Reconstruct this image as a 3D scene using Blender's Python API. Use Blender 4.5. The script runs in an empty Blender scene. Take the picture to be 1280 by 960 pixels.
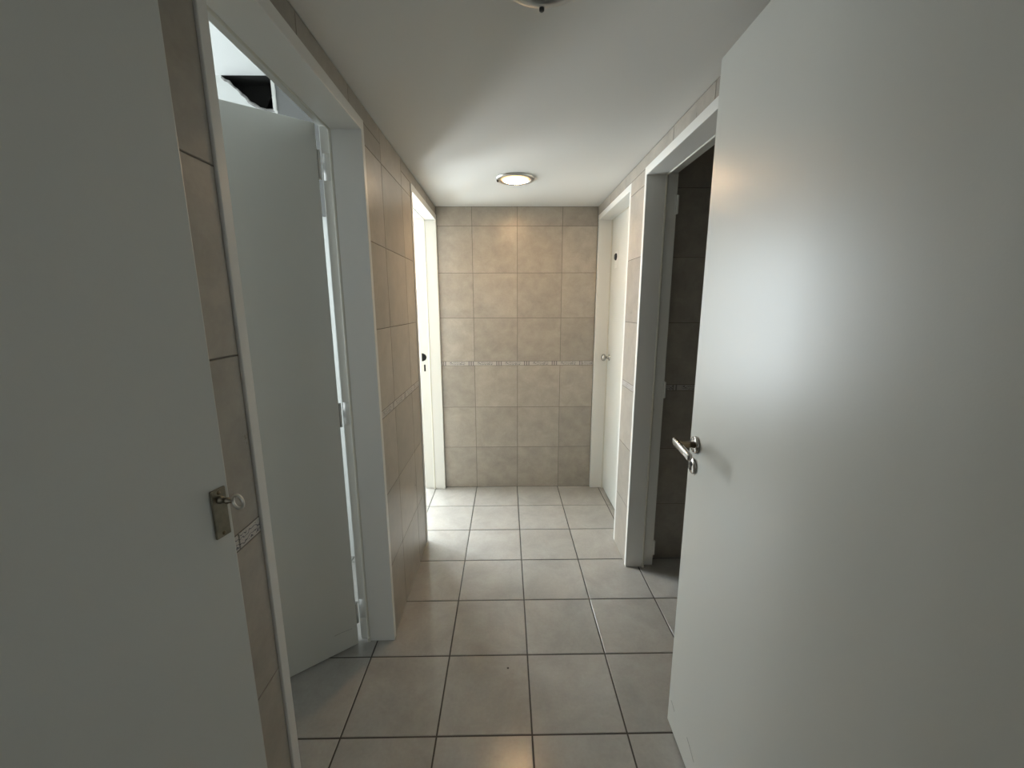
import bpy, bmesh, math, random
from mathutils import Vector, Matrix
random.seed(7)
SC = bpy.context.scene
COL = SC.collection

# ------------------------------------------------------------------ camera
FPX, PITCH, YAW, ROLL, CAM_H = 510.75, 0.1891, 0.0133, -0.0030, 1.456
cam_d = bpy.data.cameras.new('camera')
cam = bpy.data.objects.new('camera', cam_d)
COL.objects.link(cam)
cam_d.sensor_fit = 'HORIZONTAL'; cam_d.sensor_width = 36.0
cam_d.lens = 36.0 * FPX / 1280.0
cam_d.clip_start = 0.02
fw = Vector((math.sin(YAW) * math.cos(PITCH), math.cos(YAW) * math.cos(PITCH), -math.sin(PITCH)))
rt0 = Vector((math.cos(YAW), -math.sin(YAW), 0))
up0 = rt0.cross(fw)
rt = rt0 * math.cos(ROLL) + up0 * math.sin(ROLL)
up = up0 * math.cos(ROLL) - rt0 * math.sin(ROLL)
m = Matrix((rt, up, -fw)).transposed().to_4x4()
m.translation = (0, 0, CAM_H)
cam.matrix_world = m
SC.camera = cam

# ------------------------------------------------------------------ world, daylight, exposure
SC.view_settings.view_transform = 'Standard'
SC.view_settings.look = 'None'
SC.view_settings.gamma = 1.0
SC.view_settings.use_curve_mapping = False
SC.view_settings.exposure = 0.55
w = bpy.data.worlds.new('sky'); SC.world = w
w.use_nodes = True
bg = w.node_tree.nodes['Background']
bg.inputs[0].default_value = (0.75, 0.88, 1.0, 1); bg.inputs[1].default_value = 1.0

def area_light(name, loc, rot, sx, sy, power, color):
    d = bpy.data.lights.new(name, 'AREA'); d.shape = 'RECTANGLE'
    d.size = sx; d.size_y = sy; d.energy = power; d.color = color
    o = bpy.data.objects.new(name, d); COL.objects.link(o)
    o.location = loc; o.rotation_euler = rot
    return o
DAY = (0.88, 0.96, 1.0)
# daylight entering by the windows of the two rooms on the left (lights point to +x)
area_light('daylight_window_washroom', (-2.36, 1.72, 1.52), (0, -math.pi / 2, 0), 1.15, 0.68, 16, DAY)
area_light('daylight_window_far_room', (-2.36, 3.62, 1.45), (0, -math.pi / 2, 0), 1.25, 0.95, 86, DAY)
area_light('daylight_window_far_wall', (-1.60, 4.26, 1.30), (-math.pi / 2, 0, 0), 0.42, 1.6, 50, DAY)
# added weak fill light behind the photographer, no known window there
area_light('fill_light_lobby', (0.08, -2.06, 1.5), (math.pi / 2, 0, 0), 0.8, 0.9, 1.5, (1.0, 0.98, 0.92))

# ------------------------------------------------------------------ materials
def mat(name, color, rough=0.5, metal=0.0, spec=0.5, bump=0.0, bscale=60, var=0.0, vscale=3.0, coat=0.0):
    M = bpy.data.materials.new(name); M.use_nodes = True
    nt = M.node_tree; b = nt.nodes['Principled BSDF']
    b.inputs['Base Color'].default_value = (*color, 1)
    b.inputs['Roughness'].default_value = rough
    b.inputs['Metallic'].default_value = metal
    b.inputs['Specular IOR Level'].default_value = spec
    tc = nt.nodes.new('ShaderNodeTexCoord')
    if var:
        n = nt.nodes.new('ShaderNodeTexNoise'); n.inputs['Scale'].default_value = vscale; n.inputs['Detail'].default_value = 5
        nt.links.new(tc.outputs['Object'], n.inputs['Vector'])
        r = nt.nodes.new('ShaderNodeValToRGB')
        r.color_ramp.elements[0].position = .3; r.color_ramp.elements[1].position = .7
        r.color_ramp.elements[0].color = (*[c * (1 - var) for c in color], 1)
        r.color_ramp.elements[1].color = (*[min(1, c * (1 + var)) for c in color], 1)
        nt.links.new(n.outputs['Fac'], r.inputs['Fac']); nt.links.new(r.outputs['Color'], b.inputs['Base Color'])
    if bump:
        n2 = nt.nodes.new('ShaderNodeTexNoise'); n2.inputs['Scale'].default_value = bscale; n2.inputs['Detail'].default_value = 3
        nt.links.new(tc.outputs['Object'], n2.inputs['Vector'])
        bp = nt.nodes.new('ShaderNodeBump'); bp.inputs['Strength'].default_value = bump; bp.inputs['Distance'].default_value = .002
        nt.links.new(n2.outputs['Fac'], bp.inputs['Height']); nt.links.new(bp.outputs['Normal'], b.inputs['Normal'])
    return M

def tile_mat(name, dark, light, rough, cloud=7.0, rnd=0.09):
    """cloudy ceramic: two noise layers shifted for every tile, a little tone difference between tiles"""
    M = bpy.data.materials.new(name); M.use_nodes = True
    nt = M.node_tree; L = nt.links; b = nt.nodes['Principled BSDF']
    tc = nt.nodes.new('ShaderNodeTexCoord'); oi = nt.nodes.new('ShaderNodeObjectInfo')
    mul = nt.nodes.new('ShaderNodeVectorMath'); mul.operation = 'SCALE'
    comb = nt.nodes.new('ShaderNodeCombineXYZ')
    L.new(oi.outputs['Random'], comb.inputs[0]); L.new(oi.outputs['Random'], comb.inputs[1]); L.new(oi.outputs['Random'], comb.inputs[2])
    L.new(comb.outputs[0], mul.inputs[0]); mul.inputs['Scale'].default_value = 37.0
    add = nt.nodes.new('ShaderNodeVectorMath'); L.new(tc.outputs['Object'], add.inputs[0]); L.new(mul.outputs[0], add.inputs[1])
    n1 = nt.nodes.new('ShaderNodeTexNoise'); n1.inputs['Scale'].default_value = cloud; n1.inputs['Detail'].default_value = 7; n1.inputs['Roughness'].default_value = .64
    n1.inputs['Distortion'].default_value = .35
    L.new(add.outputs[0], n1.inputs['Vector'])
    r = nt.nodes.new('ShaderNodeValToRGB')
    r.color_ramp.elements[0].position = .27; r.color_ramp.elements[1].position = .72
    r.color_ramp.elements[0].color = (*dark, 1); r.color_ramp.elements[1].color = (*light, 1)
    L.new(n1.outputs['Fac'], r.inputs['Fac'])
    n2 = nt.nodes.new('ShaderNodeTexNoise'); n2.inputs['Scale'].default_value = 90; n2.inputs['Detail'].default_value = 2
    L.new(add.outputs[0], n2.inputs['Vector'])
    mr = nt.nodes.new('ShaderNodeMapRange'); mr.inputs['To Min'].default_value = 1 - rnd; mr.inputs['To Max'].default_value = 1 + rnd
    L.new(oi.outputs['Random'], mr.inputs['Value'])
    mr2 = nt.nodes.new('ShaderNodeMapRange'); mr2.inputs['To Min'].default_value = .93; mr2.inputs['To Max'].default_value = 1.07
    L.new(n2.outputs['Fac'], mr2.inputs['Value'])
    mm = nt.nodes.new('ShaderNodeMath'); mm.operation = 'MULTIPLY'; L.new(mr.outputs[0], mm.inputs[0]); L.new(mr2.outputs[0], mm.inputs[1])
    sc = nt.nodes.new('ShaderNodeVectorMath'); sc.operation = 'SCALE'
    L.new(r.outputs['Color'], sc.inputs[0]); L.new(mm.outputs[0], sc.inputs['Scale'])
    L.new(sc.outputs[0], b.inputs['Base Color'])
    rr = nt.nodes.new('ShaderNodeMapRange'); rr.inputs['To Min'].default_value = rough * .85; rr.inputs['To Max'].default_value = rough * 1.2
    L.new(n1.outputs['Fac'], rr.inputs['Value']); L.new(rr.outputs[0], b.inputs['Roughness'])
    bp = nt.nodes.new('ShaderNodeBump'); bp.inputs['Strength'].default_value = .06; bp.inputs['Distance'].default_value = .002
    L.new(n1.outputs['Fac'], bp.inputs['Height']); L.new(bp.outputs['Normal'], b.inputs['Normal'])
    return M

def emit_mat(name, color, strength):
    M = bpy.data.materials.new(name); M.use_nodes = True
    nt = M.node_tree; nt.nodes.clear()
    e = nt.nodes.new('ShaderNodeEmission'); e.inputs[0].default_value = (*color, 1); e.inputs[1].default_value = strength
    o = nt.nodes.new('ShaderNodeOutputMaterial'); nt.links.new(e.outputs[0], o.inputs[0])
    return M

def listello_mat():
    """pale border strip: grey end bars and a dark scroll-like figure in the middle"""
    M = bpy.data.materials.new('listello_glaze'); M.use_nodes = True
    nt = M.node_tree; L = nt.links; b = nt.nodes['Principled BSDF']; b.inputs['Roughness'].default_value = .3
    tc = nt.nodes.new('ShaderNodeTexCoord'); sep = nt.nodes.new('ShaderNodeSeparateXYZ'); L.new(tc.outputs['Object'], sep.inputs[0])
    ab = nt.nodes.new('ShaderNodeMath'); ab.operation = 'ABSOLUTE'; L.new(sep.outputs[0], ab.inputs[0])
    bars = nt.nodes.new('ShaderNodeValToRGB'); bars.color_ramp.interpolation = 'CONSTANT'
    mr = nt.nodes.new('ShaderNodeMapRange'); mr.inputs['From Max'].default_value = .108; L.new(ab.outputs[0], mr.inputs['Value']); L.new(mr.outputs[0], bars.inputs['Fac'])
    e = bars.color_ramp.elements
    e[0].position = 0; e[0].color = (.47, .45, .42, 1); e[1].position = .80; e[1].color = (.20, .19, .19, 1)
    k = e.new(.87); k.color = (.47, .45, .42, 1)
    k = e.new(.95); k.color = (.26, .25, .24, 1)
    wv = nt.nodes.new('ShaderNodeTexWave'); wv.wave_type = 'RINGS'; wv.inputs['Scale'].default_value = 34; wv.inputs['Distortion'].default_value = 11; wv.inputs['Detail'].default_value = 1; wv.inputs['Detail Scale'].default_value = 1.8
    L.new(tc.outputs['Object'], wv.inputs['Vector'])
    th = nt.nodes.new('ShaderNodeMath'); th.operation = 'GREATER_THAN'; th.inputs[1].default_value = .80; L.new(wv.outputs['Fac'], th.inputs[0])
    mid = nt.nodes.new('ShaderNodeMath'); mid.operation = 'LESS_THAN'; mid.inputs[1].default_value = .060; L.new(ab.outputs[0], mid.inputs[0])
    az = nt.nodes.new('ShaderNodeMath'); az.operation = 'ABSOLUTE'; L.new(sep.outputs[1], az.inputs[0])
    mz = nt.nodes.new('ShaderNodeMath'); mz.operation = 'LESS_THAN'; mz.inputs[1].default_value = .011; L.new(az.outputs[0], mz.inputs[0])
    m1 = nt.nodes.new('ShaderNodeMath'); m1.operation = 'MULTIPLY'; L.new(th.outputs[0], m1.inputs[0]); L.new(mid.outputs[0], m1.inputs[1])
    m2 = nt.nodes.new('ShaderNodeMath'); m2.operation = 'MULTIPLY'; L.new(m1.outputs[0], m2.inputs[0]); L.new(mz.outputs[0], m2.inputs[1])
    mx = nt.nodes.new('ShaderNodeMix'); mx.data_type = 'RGBA'; L.new(m2.outputs[0], mx.inputs['Factor'])
    L.new(bars.outputs['Color'], mx.inputs['A']); mx.inputs['B'].default_value = (.09, .09, .11, 1)
    L.new(mx.outputs['Result'], b.inputs['Base Color'])
    return M

PAINT = (0.76, 0.755, 0.715)
M_frame = mat('frame_paint', PAINT, .32, bump=.04, bscale=40)
M_door = mat('door_paint', (0.66, 0.66, 0.61), .35, bump=.05, bscale=260)
M_plaster = mat('white_plaster', (0.78, 0.79, 0.77), .8, bump=.1, bscale=120)
M_ceil = mat('ceiling_paint', (0.76, 0.75, 0.71), .65, bump=.08, bscale=150)
M_wtile = tile_mat('wall_tile_ceramic', (.305, .276, .236), (.42, .383, .326), .29, cloud=11.0, rnd=.13)
M_ftile = tile_mat('floor_tile_ceramic', (.32, .305, .28), (.43, .415, .385), .20, cloud=5.0, rnd=.05)
M_grout = mat('wall_grout', (.16, .145, .125), .9, bump=.2, bscale=300)
M_fgrout = mat('floor_grout', (.035, .028, .022), .55, bump=.3, bscale=300)
M_listello = listello_mat()
M_chrome = mat('brushed_chrome', (.46, .44, .41), .27, 1.0)
M_key = mat('worn_nickel', (.75, .73, .68), .3, .9)
M_bronze = mat('aged_bronze', (.22, .17, .11), .35, .9)
M_oldbrass = mat('tarnished_brass_plate', (.26, .235, .18), .42, .9, var=.2, vscale=60)
M_hinge = mat('dark_hinge_leaf', (.05, .045, .04), .5, .3)
M_shade_panel = mat('painted_shade_grey', (.20, .20, .195), .7)  # shade beside the washroom hole, put into the colour
M_room_dimming = mat('dark_room_dimming', (.16, .15, .13), .8)  # dark colour on unseen walls, added to keep the unlit room dim
M_black = mat('black_plastic', (.012, .012, .012), .45)
M_hole = mat('dark_slot', (.006, .006, .006), .9)
M_seal = mat('frame_seal', (.66, .64, .56), .45)
M_void = mat('dark_cavity', (.012, .011, .010), 1.0)
M_rubble = mat('broken_plaster', (.30, .29, .28), .95, bump=.8, bscale=90, var=.4, vscale=40)
M_scratch = mat('scratch', (.16, .15, .13), .8)
M_lamp = emit_mat('lit_lamp_glass', (1.0, .63, .31), 60.0)
def bulb_behind_glass(M):
    # the bulb shows through the frosted glass: strongest in the middle, amber and weaker at the rim
    nt = M.node_tree; e = [n for n in nt.nodes if n.type == 'EMISSION'][0]
    tc = nt.nodes.new('ShaderNodeTexCoord'); sp = nt.nodes.new('ShaderNodeSeparateXYZ'); nt.links.new(tc.outputs['Object'], sp.inputs[0])
    cb = nt.nodes.new('ShaderNodeCombineXYZ'); nt.links.new(sp.outputs[0], cb.inputs[0]); nt.links.new(sp.outputs[1], cb.inputs[1])
    ln = nt.nodes.new('ShaderNodeVectorMath'); ln.operation = 'LENGTH'; nt.links.new(cb.outputs[0], ln.inputs[0])
    mr = nt.nodes.new('ShaderNodeMapRange'); mr.inputs['From Min'].default_value = .045; mr.inputs['From Max'].default_value = .084
    mr.inputs['From Min'].default_value = .02; mr.inputs['To Min'].default_value = 1.0; mr.inputs['To Max'].default_value = 0.0
    nt.links.new(ln.outputs['Value'], mr.inputs['Value'])
    pw = nt.nodes.new('ShaderNodeMath'); pw.operation = 'POWER'; pw.inputs[1].default_value = 3.0; nt.links.new(mr.outputs[0], pw.inputs[0])
    ma = nt.nodes.new('ShaderNodeMath'); ma.operation = 'MULTIPLY_ADD'; ma.inputs[1].default_value = 310.0; ma.inputs[2].default_value = .8
    nt.links.new(pw.outputs[0], ma.inputs[0]); nt.links.new(ma.outputs[0], e.inputs['Strength'])
bulb_behind_glass(M_lamp)
M_offlamp = mat('unlit_lamp_glass', (.45, .46, .44), .25)
M_ring = mat('lamp_ring_metal', (.62, .62, .60), .28, .85)

# ------------------------------------------------------------------ helpers
def link(name, me, parent=None):
    o = bpy.data.objects.new(name, me); COL.objects.link(o)
    if parent is not None: o.parent = parent
    return o
def tag(o, label, cat=None, group=None, kind=None):
    if label: o['label'] = label
    if cat: o['category'] = cat
    if group: o['group'] = group
    if kind: o['kind'] = kind
    return o
def finish(name, bm, mt, parent=None, smooth=False):
    bmesh.ops.recalc_face_normals(bm, faces=bm.faces)
    me = bpy.data.meshes.new(name); bm.to_mesh(me); bm.free()
    for k in (mt if isinstance(mt, (list, tuple)) else [mt]): me.materials.append(k)
    if smooth:
        for f in me.polygons: f.use_smooth = True
    return link(name, me, parent)
def abox(bm, x0, x1, y0, y1, z0, z1, bevel=0.0, seg=2):
    b2 = bmesh.new()
    bmesh.ops.create_cube(b2, size=1)
    for v in b2.verts:
        v.co = Vector((x0 + (v.co.x + .5) * (x1 - x0), y0 + (v.co.y + .5) * (y1 - y0), z0 + (v.co.z + .5) * (z1 - z0)))
    if bevel: bmesh.ops.bevel(b2, geom=b2.edges[:], offset=bevel, segments=seg, profile=.5, affect='EDGES')
    t = bpy.data.meshes.new('t'); b2.to_mesh(t); b2.free(); bm.from_mesh(t); bpy.data.meshes.remove(t)
def box(name, dims, mt, parent=None, bevel=0.0):
    bm = bmesh.new(); abox(bm, *dims, bevel=bevel); return finish(name, bm, mt, parent)
def lathe(bm, prof, seg=32, mat4=Matrix()):
    """profile of (radius, height) turned about local z, then moved by mat4"""
    rings = []
    for r, h in prof:
        if r < 1e-6: rings.append([bm.verts.new(mat4 @ Vector((0, 0, h)))])
        else: rings.append([bm.verts.new(mat4 @ Vector((r * math.cos(2 * math.pi * k / seg), r * math.sin(2 * math.pi * k / seg), h))) for k in range(seg)])
    for a, b in zip(rings, rings[1:]):
        for k in range(seg):
            k2 = (k + 1) % seg
            if len(a) == 1 and len(b) == 1: continue
            if len(a) == 1: bm.faces.new((a[0], b[k], b[k2]))
            elif len(b) == 1: bm.faces.new((a[k], b[0], a[k2]))
            else: bm.faces.new((a[k], b[k], b[k2], a[k2]))
def tube(bm, pts, rad, seg=12, flat=1.0):
    """swept round bar along a polyline; rad is a number or a list"""
    pts = [Vector(p) for p in pts]; rads = rad if isinstance(rad, list) else [rad] * len(pts)
    rings = []
    for i, p in enumerate(pts):
        t = (pts[min(i + 1, len(pts) - 1)] - pts[max(i - 1, 0)]).normalized()
        a = t.cross(Vector((0, 0, 1)))
        if a.length < 1e-3: a = t.cross(Vector((0, 1, 0)))
        a.normalize(); c = a.cross(t).normalized()
        rings.append([bm.verts.new(p + (a * math.cos(2 * math.pi * k / seg) + c * math.sin(2 * math.pi * k / seg) * flat) * rads[i]) for k in range(seg)])
    for a, b in zip(rings, rings[1:]):
        for k in range(seg): bm.faces.new((a[k], b[k], b[(k + 1) % seg], a[(k + 1) % seg]))
    bm.faces.new(rings[0]); bm.faces.new(rings[-1][::-1])
def torus(bm, R, r, mat4=Matrix(), seg=28, sub=10, sy=1.0):
    g = [[bm.verts.new(mat4 @ Vector(((R + r * math.cos(2 * math.pi * j / sub)) * math.cos(2 * math.pi * i / seg),
          (R + r * math.cos(2 * math.pi * j / sub)) * math.sin(2 * math.pi * i / seg) * sy, r * math.sin(2 * math.pi * j / sub)))) for j in range(sub)] for i in range(seg)]
    for i in range(seg):
        for j in range(sub): bm.faces.new((g[i][j], g[(i + 1) % seg][j], g[(i + 1) % seg][(j + 1) % sub], g[i][(j + 1) % sub]))
def basis(loc, nx, ny, nz):
    M = Matrix((Vector(nx), Vector(ny), Vector(nz))).transposed().to_4x4(); M.translation = Vector(loc); return M

# chamfered slabs shared between tiles of the same size (local x, y across, z out of the surface)
_tiles = {}
def tile_mesh(w_, h_, t, ch, mt):
    key = (round(w_, 4), round(h_, 4), t, ch, mt.name)
    if key in _tiles: return _tiles[key]
    bm = bmesh.new()
    def ring(i, z): return [bm.verts.new((sx * (w_ / 2 - i), sy * (h_ / 2 - i), z)) for sx, sy in ((-1, -1), (1, -1), (1, 1), (-1, 1))]
    c = min(ch, w_ * .2, h_ * .2)
    a, b_, d = ring(0, -t), ring(0, -c), ring(c, 0)
    for p, q in ((a, b_), (b_, d)):
        for k in range(4): bm.faces.new((p[k], p[(k + 1) % 4], q[(k + 1) % 4], q[k]))
    bm.faces.new(d); bm.faces.new(a[::-1])
    me = bpy.data.meshes.new('tile'); bm.to_mesh(me); bm.free(); me.materials.append(mt)
    _tiles[key] = me
    return me
def subtract(rects, hole):
    out = []
    hx0, hx1, hz0, hz1 = hole
    for x0, x1, z0, z1 in rects:
        ix0, ix1, iz0, iz1 = max(x0, hx0), min(x1, hx1), max(z0, hz0), min(z1, hz1)
        if ix0 >= ix1 - 1e-6 or iz0 >= iz1 - 1e-6: out.append((x0, x1, z0, z1)); continue
        if z0 < iz0: out.append((x0, x1, z0, iz0))
        if iz1 < z1: out.append((x0, x1, iz1, z1))
        if x0 < ix0: out.append((x0, ix0, iz0, iz1))
        if ix1 < x1: out.append((ix1, x1, iz0, iz1))
    return out
Z_ROWS = [0.0, .341, .672, 1.0024, 1.0351, 1.366, 1.696, 2.027, 2.357, 2.60]
def tile_wall(parent, place, u0, u1, zt, joints, holes, listello_from, gap=.0028):
    """place(u, z) -> matrix of the tile centre; joints are the upright joint positions along u"""
    us = [u0] + [j for j in joints if u0 + .01 < j < u1 - .01] + [u1]
    zs = [z for z in Z_ROWS if z < zt - .005] + [zt]
    for zi in range(len(zs) - 1):
        band = abs(zs[zi] - 1.0024) < 1e-4
        cols = us
        if band:
            cols = [u0]; x = listello_from
            while x < u1 - .012:
                if x > u0 + .012: cols.append(x)
                x += .2145
            cols.append(u1)
        for a, b in zip(cols, cols[1:]):
            rects = [(a, b, zs[zi], zs[zi + 1])]
            for h in holes: rects = subtract(rects, h)
            for (x0, x1, z0, z1) in rects:
                if x1 - x0 < .008 or z1 - z0 < .008: continue
                g = gap
                me = tile_mesh(x1 - x0 - g, z1 - z0 - g, .0045, .0009, M_listello if band else M_wtile)
                o = link('border_tile' if band else 'wall_tile', me, parent)
                o.matrix_world = place((x0 + x1) / 2, (z0 + z1) / 2)
                

# ------------------------------------------------------------------ setting: floor
XL, XR, YB, ZC = -0.507, 0.672, 3.136, 2.16          # faces of the corridor
WALL_T = 0.153
floor = box('floor', (-2.5, 2.2, -2.2, 4.3, -.12, -.0016), M_fgrout)
tag(floor, 'grey tiled corridor floor with dark brown joints', 'floor', kind='structure')
FX0, FY0, FT, FG = 0.0816, 1.1581, 0.33, .0052
for i in range(-5, 4):
    for j in range(-4, 7):
        x, y = FX0 + (i + .5) * FT, FY0 + (j + .5) * FT
        o = link('floor_tile', tile_mesh(FT - FG, FT - FG, .006, .0016, M_ftile), floor)
        o.matrix_world = Matrix.Translation((x, y, 0)) @ Matrix.Rotation(random.choice((0, 1, 2, 3)) * math.pi / 2, 4, 'Z')

# ------------------------------------------------------------------ setting: walls
HEAD = 2.10                       # top of the door frames
A_N, A_F = 0.778, 1.600           # washroom opening on the left (outer edges of its frame)
B_N, B_F = 2.334, 3.131           # far opening on the left
C_N, C_F = -0.235, 0.690          # opening of the keyed door on the left
R_N, R_F = 1.277, 2.099           # dark room opening on the right
K_N, K_F = 2.334, 3.131           # far door on the right
ZTOP = 2.60
def wall_boxes(bm, x0, x1, y0, y1, zt, holes):
    y = y0
    for a, b, h in holes:
        abox(bm, x0, x1, y, a, 0, zt); abox(bm, x0, x1, a, b, h, zt); y = b
    abox(bm, x0, x1, y, y1, 0, zt)
bm = bmesh.new(); wall_boxes(bm, XL - WALL_T, XL - .0055, -2.1, 3.3, ZTOP, [(C_N, C_F, HEAD), (A_N, A_F, HEAD), (B_N, B_F, HEAD)])
wall_left = tag(finish('wall_left', bm, M_plaster), 'left corridor wall faced with taupe tiles around the open doorways', 'wall', kind='structure')
bm = bmesh.new(); wall_boxes(bm, XL - .0055, XL - .0014, -2.0, YB, ZC, [(C_N, C_F, HEAD), (A_N, A_F, HEAD), (B_N, B_F, HEAD)])
finish('grout', bm, M_grout, wall_left)
tile_wall(wall_left, lambda u, z: basis((XL, u, z), (0, 1, 0), (0, 0, 1), (1, 0, 0)), -2.0, YB, ZC,
          [1.81 + .3325 * k for k in range(-11, 4) if not (.6 < 1.81 + .3325 * k < .80)],
          [(C_N, C_F, 0, HEAD), (A_N, A_F, 0, HEAD), (B_N, B_F, 0, HEAD)], .7105 - .2145 * 13)
bm = bmesh.new(); wall_boxes(bm, XR + .0055, XR + WALL_T, .29, 3.3, ZTOP, [(R_N, R_F, HEAD), (K_N, K_F, HEAD)])
wall_right = tag(finish('wall_right', bm, M_plaster), 'right corridor wall faced with taupe tiles between two door frames', 'wall', kind='structure')
bm = bmesh.new(); wall_boxes(bm, XR + .0014, XR + .0055, .30, YB, ZC, [(R_N, R_F, HEAD), (K_N, K_F, HEAD)])
finish('grout', bm, M_grout, wall_right)
tile_wall(wall_right, lambda u, z: basis((XR, u, z), (0, -1, 0), (0, 0, 1), (-1, 0, 0)), .30, YB, ZC,
          [.45 + .3325 * k for k in range(9) if not (2.1 < .45 + .3325 * k < 2.33)],
          [(R_N, R_F, 0, HEAD), (K_N, K_F, 0, HEAD)], .30)
wall_back = tag(box('wall_back', (XL - WALL_T, XR + WALL_T, YB + .0055, 3.3, 0, ZTOP), M_plaster), 'tiled end wall of the corridor with a pale border strip', 'wall', kind='structure')
box('grout', (XL, XR, YB + .0014, YB + .0055, 0, ZC), M_grout, wall_back)
tile_wall(wall_back, lambda u, z: basis((u, YB, z), (1, 0, 0), (0, 0, 1), (0, -1, 0)), XL, XR, ZC,
          [.0843 + .3307 * k for k in range(-2, 3)], [], -.273 - .2145)
ceiling = tag(box('ceiling', (XL, XR, -2.1, YB, ZC, ZC + .08), M_ceil), 'smooth white lowered corridor ceiling', 'ceiling', kind='structure')

# stub wall that carries the lever door, lobby behind the photographer
box_w = lambda n, d, l: tag(box(n, d, M_plaster), l, 'wall', kind='structure')
box_w('wall_stub', (.60, 1.0, .16, .295, 0, ZTOP), 'short cross wall beside the hinges of the lever door')
box_w('wall_lobby', (.90, 1.0, -2.1, .16, 0, ZTOP), 'plain lobby wall behind the lever door')
bm = bmesh.new()
for d in ((-.66, -.34, -2.1, -2.0, 0, ZTOP), (.5, 1.0, -2.1, -2.0, 0, ZTOP), (-.34, .5, -2.1, -2.0, 0, 1.05), (-.34, .5, -2.1, -2.0, 1.95, ZTOP)): abox(bm, *d)
tag(finish('wall_rear', bm, M_plaster), 'plain lobby wall with an opening for the added fill light', 'wall', kind='structure')
tag(box('ceiling_lobby', (XR, 1.0, -2.1, .16, ZC, ZC + .08), M_ceil), 'white lobby ceiling', 'ceiling', kind='structure')
# cupboard behind the keyed door
bm = bmesh.new()
abox(bm, -.98, -.96, -.26, .72, 0, ZTOP); abox(bm, -.96, -.66, -.26, -.24, 0, ZTOP); abox(bm, -.96, -.66, .70, .72, 0, ZTOP)
tag(finish('wall_cupboard', bm, M_plaster), 'inner walls of the cupboard behind the keyed door', 'wall', kind='structure')

# rooms on the left: outer wall with two windows, partition with a broken hole under the ceiling
bm = bmesh.new()
for d in ((-2.46, -2.30, -.35, 1.37, 0, ZTOP), (-2.46, -2.30, 2.07, 3.12, 0, ZTOP), (-2.46, -2.30, 4.12, 4.3, 0, ZTOP),
          (-2.46, -2.30, 1.37, 2.07, 0, .92), (-2.46, -2.30, 1.37, 2.07, 2.12, ZTOP), (-2.46, -2.30, 3.12, 4.12, 0, .8), (-2.46, -2.30, 3.12, 4.12, 2.1, ZTOP)): abox(bm, *d)
tag(finish('wall_outer', bm, M_plaster), 'white outer wall of the side rooms with window openings', 'wall', kind='structure')
box_w('wall_washroom', (-2.46, XL - WALL_T, -.45, -.35, 0, ZTOP), 'white near wall of the washroom')
bm = bmesh.new()
for d in ((-2.46, -1.83, 4.2, 4.3, 0, ZTOP), (-1.37, XL - WALL_T, 4.2, 4.3, 0, ZTOP), (-1.83, -1.37, 4.2, 4.3, 0, .45), (-1.83, -1.37, 4.2, 4.3, 2.14, ZTOP)): abox(bm, *d)
tag(finish('wall_far_room', bm, M_plaster), 'white far wall of the bright room with its window opening', 'wall', kind='structure')
box_w('wall_far_room_side', (XL - WALL_T, XL - WALL_T + .1, 3.3, 4.3, 0, ZTOP), 'white side wall of the bright room')
ZA = 2.535                                    # ceiling of the washroom
tag(box('ceiling_washroom', (-2.46, XL - WALL_T, -.45, 2.2, ZA, ZTOP + .05), M_plaster), 'bright white washroom ceiling seen over the ajar door', 'ceiling', kind='structure')
tag(box('ceiling_far_room', (-2.46, XL - WALL_T, 2.3, 4.3, ZA, ZTOP + .05), M_plaster), 'white ceiling of the bright far room', 'ceiling', kind='structure')
def poly_slab(name, pts, y0, y1, mt, parent=None):
    bm = bmesh.new()
    a = [bm.verts.new((x, y0, z)) for x, z in pts]; b = [bm.verts.new((x, y1, z)) for x, z in pts]
    bm.faces.new(a); bm.faces.new(b[::-1])
    for k in range(len(pts)): bm.faces.new((a[k], b[k], b[(k + 1) % len(pts)], a[(k + 1) % len(pts)]))
    bmesh.ops.triangulate(bm, faces=[f for f in bm.faces if len(f.verts) > 4])
    return finish(name, bm, mt, parent)
HOLE = [(-1.348, 2.528), (-1.335, 2.516), (-1.318, 2.510), (-1.300, 2.489), (-1.279, 2.475), (-1.262, 2.455), (-1.243, 2.441), (-1.230, 2.420),
        (-1.208, 2.410), (-1.184, 2.393), (-1.150, 2.386), (-1.104, 2.384), (-1.101, 2.528)]
partition = tag(poly_slab('wall_partition', [(-2.46, 0), (XL - WALL_T, 0), (XL - WALL_T, ZA), (-1.101, ZA)] + HOLE[::-1][1:] + [(-1.349, ZA), (-2.46, ZA)], 2.2, 2.24, M_plaster),
                'white washroom partition with a broken black hole under its ceiling', 'wall', kind='structure')
box('wall_core', (-2.46, XL - WALL_T, 2.24, 2.30, 0, 2.30), M_wtile, partition)  # tile colour on this unseen side is added to cut bounce onto the jamb
bm = bmesh.new()
for d in ((-1.40, -1.05, 2.29, 2.30, 2.30, ZA), (-1.41, -1.40, 2.24, 2.30, 2.30, ZA), (-1.05, -1.04, 2.24, 2.30, 2.30, ZA), (-1.40, -1.05, 2.24, 2.30, 2.29, 2.30), (-1.41, -1.04, 2.2, 2.30, ZA + .0, ZA + .06)): abox(bm, *d)
finish('cavity', bm, M_void, partition)
bm = bmesh.new(); abox(bm, -2.46, -1.41, 2.24, 2.30, 2.30, ZA); abox(bm, -1.04, XL - WALL_T, 2.24, 2.30, 2.30, ZA)
finish('wall_core', bm, M_wtile, partition)
bm = bmesh.new(); tube(bm, [(x, 2.201 + .004 * random.random(), z) for x, z in HOLE[:-1]], [.004 + .006 * random.random() for _ in HOLE[:-1]], 7)
tag(finish('broken_edge', bm, M_rubble, partition), 'ragged grey plaster edge of the hole')
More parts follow.
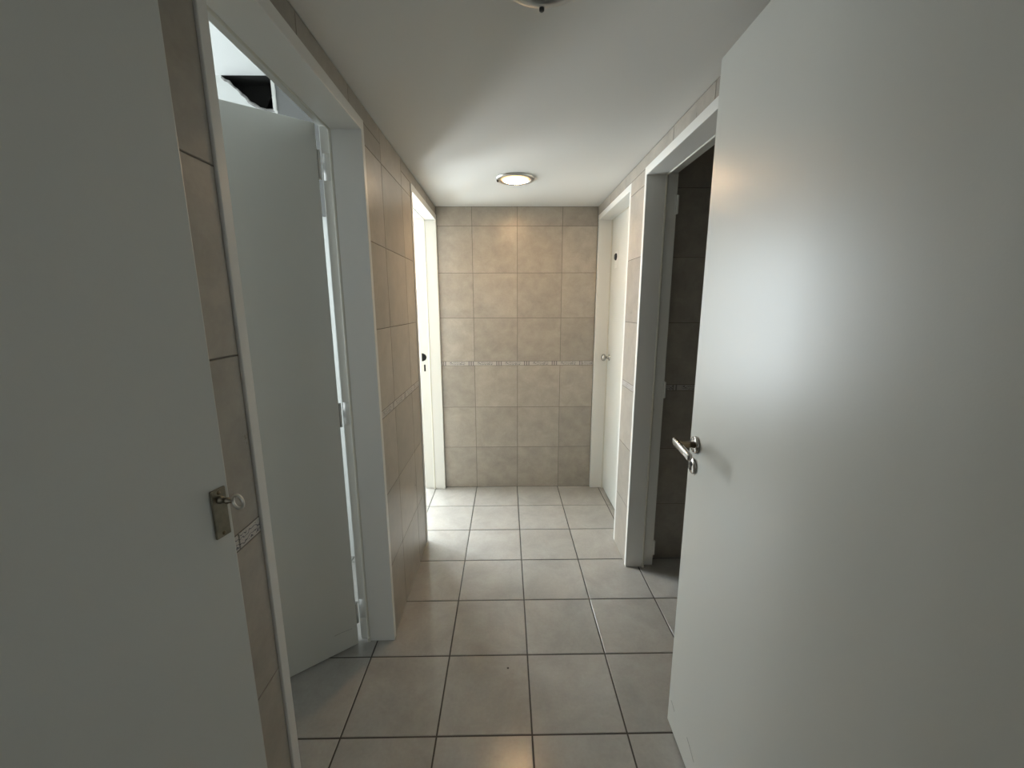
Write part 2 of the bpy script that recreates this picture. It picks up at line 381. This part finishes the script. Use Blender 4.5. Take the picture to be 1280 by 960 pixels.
box('edge_strip', (-1.101, -1.084, 2.165, 2.204, 2.370, ZA), M_frame, partition, .002)
tag(box('shade_panel', (-1.084, XL - WALL_T, 2.17, 2.2, 1.9, ZA), M_shade_panel, partition, .002), 'added grey panel standing for the shade beside the hole')  # added panel, its grey paints in the shade right of the hole
# dark room on the right
wall_dark = tag(box('wall_dark_room', (XR + WALL_T, 2.2, 2.1605, 2.30, 0, ZTOP), M_plaster), 'tiled wall inside the unlit room on the right', 'wall', kind='structure')
box('grout', (XR + WALL_T, 2.1, 2.1565, 2.1605, 0, 2.45), M_grout, wall_dark)
tile_wall(wall_dark, lambda u, z: basis((u, 2.155, z), (1, 0, 0), (0, 0, 1), (0, -1, 0)), XR + WALL_T, 2.1, 2.45, [1.075 + .3325 * k for k in range(4)], [], .90)
tag(box('wall_dark_room_end', (2.1, 2.2, .8, 2.3, 0, ZTOP), M_room_dimming), 'end wall of the unlit room', 'wall', kind='structure')
tag(box('wall_dark_room_near', (XR + WALL_T, 2.2, .8, .9, 0, ZTOP), M_room_dimming), 'near wall of the unlit room', 'wall', kind='structure')
tag(box('ceiling_dark_room', (XR + WALL_T, 2.2, .8, 2.3, 2.45, ZTOP), M_room_dimming), 'ceiling of the unlit room', 'ceiling', kind='structure')
box_w('wall_far_right', (XR + WALL_T, XR + WALL_T + .08, 2.30, 3.3, 0, ZTOP), 'blank wall behind the far right door')

# ------------------------------------------------------------------ door frames
def frame(name, face, s, yn, yf, stop, total, label, seal_far=False, fw_=.027):
    """painted frame through the wall: stop part on the corridor side, rebate behind it"""
    X = lambda d: face + s * d
    root = tag(link(name, None), label, 'door frame', kind='structure')
    def bx(bm, d0, d1, y0, y1, z0, z1, bev=.002): abox(bm, min(X(d0), X(d1)), max(X(d0), X(d1)), y0, y1, z0, z1, bev)
    for far in (0, 1):
        bm = bmesh.new()
        if far: bx(bm, -.005, stop, yf - fw_, yf, 0, HEAD); bx(bm, stop - .002, total, yf - fw_ + .015, yf, 0, HEAD)
        else: bx(bm, -.005, stop, yn, yn + fw_, 0, HEAD); bx(bm, stop - .002, total, yn, yn + fw_ - .015, 0, HEAD)
        finish('jamb', bm, M_frame, root)
    bm = bmesh.new(); bx(bm, -.005, stop, yn + fw_ - .001, yf - fw_ + .001, 2.062, HEAD); bx(bm, stop - .002, total, yn + fw_ - .016, yf - fw_ + .016, 2.077, HEAD)
    finish('head', bm, M_frame, root)
    if seal_far:
        bm = bmesh.new()
        tube(bm, [(X(stop - .002), yf - fw_ + .003, .001), (X(stop - .002), yf - fw_ + .003, 2.066)], .0065, 10)
        tube(bm, [(X(stop - .002), yf - fw_ - .002, .001), (X(stop - .002), yf - fw_ - .001, .02)], [.0085, .007], 10)
        tube(bm, [(X(stop - .002), yn + fw_, 2.065), (X(stop - .002), yf - fw_, 2.065)], .0065, 10)
        finish('seal_strip', bm, M_seal, root)
    return root
frame('trim_1', XL, -1, A_N, A_F, .109, WALL_T - .005, 'white painted frame around the ajar left door', True)
fB = frame('trim_2', XL, -1, B_N, B_F, .080, WALL_T + .004, 'white painted frame of the bright far left doorway with a latch hole', True)
fR = frame('trim_3', XR, 1, R_N, R_F, .095, WALL_T, 'white painted frame around the opening to the unlit room', True)
fK = frame('trim_4', XR + .006, 1, K_N, K_F, .094, WALL_T, 'white painted frame around the far door with the round knob', True)
frame('trim_5', XL, -1, C_N, C_F, .080, WALL_T + .002, 'white painted frame of the cupboard behind the keyed door')
# latch and bolt holes in the far jamb of the far left frame (that jamb faces the camera)
yj = B_F - .027 + .015 - .0012
bm = bmesh.new()
pts = [(-.648, 1.040)] + [(-.648 + .036 * math.cos(t) , 1.071 + .031 * math.sin(t)) for t in [math.pi * (-.5 + k / 12) for k in range(13)]] + [(-.648, 1.102)]
a = [bm.verts.new((x, yj - .0004, z)) for x, z in pts]; b = [bm.verts.new((x, yj + .004, z)) for x, z in pts]
bm.faces.new(a); bm.faces.new(b)
for k in range(len(pts)): bm.faces.new((a[k], b[k], b[(k + 1) % len(pts)], a[(k + 1) % len(pts)]))
tag(finish('latch_hole', bm, M_hole, fB), 'black latch hole')
tag(box('bolt_slot', (-.634, -.622, yj - .0004, yj + .004, .962, 1.014), M_hole, fB), 'black bolt slot')
# hinge leaves left on the frame of the unlit room
for z in (1.932, 1.021, .112):
    bm = bmesh.new()
    abox(bm, XR + WALL_T - .010, XR + WALL_T + .002, R_F - .016, R_F - .0125, z - .045, z + .045, .0008)
    tube(bm, [(XR + WALL_T + .002, R_F - .017, z - .042), (XR + WALL_T + .002, R_F - .017, z + .042)], .0055, 10)
    finish('hinge', bm, M_frame, fR)

# ------------------------------------------------------------------ doors
def door(name, corner, d, n, width, z0, z1, t, label):
    """slab: corner = visible lower corner of the free or hinge edge, d along its width, n out of its visible face"""
    d = Vector((d[0], d[1], 0)).normalized(); n = Vector((n[0], n[1], 0)).normalized()
    bm = bmesh.new(); abox(bm, 0, width, -t, 0, z0, z1, .0022, 2)
    o = finish(name, bm, M_door)
    o.matrix_world = basis((corner[0], corner[1], 0), d, n, (0, 0, 1))
    return tag(o, label, 'door', kind='structure'), o.matrix_world.copy()

# 1: big door with the lever, opened against the right wall
D1 = Vector((-.02, -1, 0)).normalized(); N1 = Vector((-1, .02, 0)).normalized()
door1, _ = door('door_1', (.566, 1.2), D1, N1, .885, .010, 2.088, .040, 'large plain pale door with a lever handle opened against the right wall')
def p1(a, out, z): return Vector((.566, 1.2, z)) + D1 * a + N1 * out       # along, out of face, height (world)
inv1 = door1.matrix_world.inverted()
def child(name, bm, mt, parent, smooth=True):
    o = finish(name, bm, mt, parent, smooth); o.matrix_parent_inverse = parent.matrix_world.inverted(); return o
z_ax = Vector((0, 0, 1))
bm = bmesh.new(); lathe(bm, [(0, .0005), (.026, .0005), (.026, .005), (.0235, .008), (.013, .0085), (0, .0085)], 32, basis(p1(.043, 0, 1.047), D1, z_ax, N1))
rose = child('rose', bm, M_chrome, door1)
for sgn in (-1, 1):
    bm = bmesh.new(); lathe(bm, [(0, 0), (.0042, 0), (.004, .0015), (0, .002)], 10, basis(p1(.043, .0078, 1.047 + sgn * .019), D1, z_ax, N1)); child('screw', bm, M_bronze, rose)
bm = bmesh.new(); tube(bm, [p1(.043, .006, 1.047), p1(.043, .03, 1.047), p1(.043, .052, 1.050), p1(.044, .063, 1.052)], [.010, .0095, .0105, .0105], 14)
child('lever_neck', bm, M_bronze, door1)
bm = bmesh.new(); abox(bm, -.012, .106, -.0065, .0065, -.0105, .0105, .0045, 3)
o = child('lever_grip', bm, M_chrome, door1)
o.data.transform(basis(p1(.043, .062, 1.056), (D1 - z_ax * .10).normalized(), N1, (z_ax + D1 * .10).normalized()))
bm = bmesh.new(); lathe(bm, [(0, .0005), (.025, .0005), (.025, .0045), (.0225, .0065), (0, .0068)], 32, basis(p1(.036, 0, .978), D1, z_ax, N1))
esc = child('keyhole_plate', bm, M_chrome, door1)
bm = bmesh.new(); lathe(bm, [(0, 0), (.0075, 0), (.0075, .0006), (0, .0006)], 14, basis(p1(.036, .0068, .984), D1, z_ax, N1))
abox(bm, 0, 0.001, 0, .001, 0, .001)
for v in list(bm.verts)[-8:]: bm.verts.remove(v)
t2 = bmesh.new(); abox(t2, -.0042, .0042, -.020, 0, 0, .0006); t2.transform(basis(p1(.036, .0068, .984), D1, z_ax, N1)); tm = bpy.data.meshes.new('t'); t2.to_mesh(tm); t2.free(); bm.from_mesh(tm)
child('keyhole', bm, M_hole, esc, False)
for (a0, zA), (a1, zB) in (((.020, .108), (.052, .098)), ((.150, .116), (.205, .092))):
    bm = bmesh.new(); tube(bm, [p1(a0, .0, zA), p1((a0 + a1) / 2, .0, (zA + zB) / 2 + .002), p1(a1, .0, zB)], .0007, 5); child('scratch', bm, M_scratch, door1, False)

# 2: keyed door on the left, ajar towards the corridor
D2 = Vector((-.2164, -.976, 0)).normalized(); N2 = Vector((.976, -.2164, 0)).normalized()
E2 = Vector((-.4775, .66, 0))
door2, _ = door('door_2', E2, D2, N2, .80, .010, 2.062, .040, 'plain pale door with a small lock plate and key, standing ajar on the left')
def p2(a, out, z): return E2 + Vector((0, 0, z)) + D2 * a + N2 * out
bm = bmesh.new(); abox(bm, -.0135, .0135, -.0427, .0427, 0, .0045, .0015, 2)
o = child('lock_plate', bm, M_oldbrass, door2, False); o.data.transform(basis(p2(.0225, .0002, 1.1175), D2, z_ax, N2)); lock = o
for dz in (.036, -.036):
    bm = bmesh.new(); lathe(bm, [(0, 0), (.0035, 0), (.0032, .0012), (0, .0014)], 10, basis(p2(.0225, .0044, 1.1175 + dz), D2, z_ax, N2)); child('screw', bm, M_bronze, lock)
key = link('door_key', None); tag(key, 'small metal key with a ring bow in the lock plate of the left door', 'key')
key.location = p2(.0225, .005, 1.141)
kb = key.location
def kchild(name, bm, mt):
    o = finish(name, bm, mt, None, True); o.parent = key; o.matrix_parent_inverse = Matrix.Translation(kb).inverted(); return o
bm = bmesh.new(); lathe(bm, [(0, 0), (.0065, 0), (.0065, .004), (.0042, .005), (.0042, .013), (.0055, .0135), (.0055, .0165), (.0035, .0175), (.0035, .024), (0, .024)], 14, basis(kb, D2, z_ax, N2)); kchild('key_shank', bm, M_oldbrass)
bm = bmesh.new(); torus(bm, .0115, .0026, basis(kb + N2 * .036, (N2 * .99 + D2 * .13).normalized(), z_ax, (D2 * .99 - N2 * .13).normalized()), sy=1.0); kchild('key_bow', bm, M_key)

# 3: washroom door on the left, hinged on the far jamb and swung into the washroom
D3 = Vector((-.793, -.609, 0)).normalized(); N3 = Vector((.609, -.793, 0)).normalized()
E3 = Vector((-.652, 1.549, 0))
door3, _ = door('door_3', E3, D3, N3, .795, .010, 2.073, .038, 'plain pale door swung into the washroom behind the left frame')
def p3(a, out, z): return E3 + Vector((0, 0, z)) + D3 * a + N3 * out
for z in (1.944, 1.036, .152):
    bm = bmesh.new()
    tube(bm, [p3(-.006, -.012, z - .048), p3(-.006, -.012, z + .048)], .0065, 10)
    abox(bm, -.650, -.625, A_F - .0135, A_F - .0115, z - .045, z + .045)
    child('hinge', bm, M_frame, door3)
    bm = bmesh.new(); abox(bm, 0, .0014, -.036, -.004, z - .045, z + .045); bm.transform(basis(E3 - D3 * .0014, D3, N3, (0, 0, 1))); child('hinge_leaf', bm, M_hinge, door3, False)
bm = bmesh.new(); tube(bm, [p3(.022, 0, .096), p3(.06, 0, .1), p3(.095, 0, .100)], .0006, 5); child('scratch', bm, M_scratch, door3, False)

# 4: closed far right door with knob
xk = XR + .006 + .094
door4, _ = door('door_4', (xk + .001, K_F - .014), (0, -1), (-1, 0), .768, .010, 2.076, .038, 'closed white door with a chrome knob at the corridor end')
bm = bmesh.new(); lathe(bm, [(0, 0), (.024, 0), (.024, .004), (.011, .007), (.009, .022), (.012, .027), (.024, .034), (.027, .044), (.024, .053), (.012, .059), (0, .060)], 28,
                        basis((xk + .001, 3.045, 1.072), (0, -1, 0), z_ax, (-1, 0, 0))); child('knob', bm, M_chrome, door4)
bm = bmesh.new(); abox(bm, xk - .0015, xk + .001, 2.925, 2.995, 1.715, 1.83, .0008); pl = child('sign_plate', bm, M_frame, door4, False)
bm = bmesh.new(); lathe(bm, [(0, 0), (.024, 0), (.024, .006), (.018, .011), (0, .012)], 24, basis((xk - .0012, 2.962, 1.79), (0, -1, 0), z_ax, (-1, 0, 0))); child('dark_disc', bm, M_black, pl)

# ------------------------------------------------------------------ ceiling downlights
def downlight(x, y, lit, label):
    r = link('ceiling_downlight', None); r.location = (x, y, ZC); tag(r, label, 'light', 'corridor downlights')
    bm = bmesh.new(); lathe(bm, [(.110, 0), (.110, -.004), (.104, -.010), (.094, -.012), (.086, -.010), (.084, -.002)], 48); finish('ring', bm, M_ring, r, True)
    bm = bmesh.new(); lathe(bm, [(.085, -.003), (.07, -.012), (.045, -.019), (.02, -.022), (0, -.023)], 40); finish('diffuser', bm, M_lamp if lit else M_offlamp, r, True)
    a = math.pi if lit else math.pi / 2
    cx, cy = .099 * math.cos(a), .099 * math.sin(a)
    bm = bmesh.new(); lathe(bm, [(.006, -.008), (.006, -.017), (.004, -.019), (0, -.0195)], 12, Matrix.Translation((cx, cy, 0))); tag(finish('clip_screw', bm, M_black, r, True), 'black clip screw')
    return r
downlight(.055, 2.475, True, 'glowing warm round downlight near the end wall')
downlight(.088, 1.018, False, 'unlit round downlight between the two large doors')

# small chip in the floor glaze
bm = bmesh.new(); lathe(bm, [(.0045, .0001), (.003, .0006), (0, .0008)], 9, Matrix.Translation((-.001, 1.424, 0)))
o = finish('glaze_chip', bm, M_fgrout, floor)
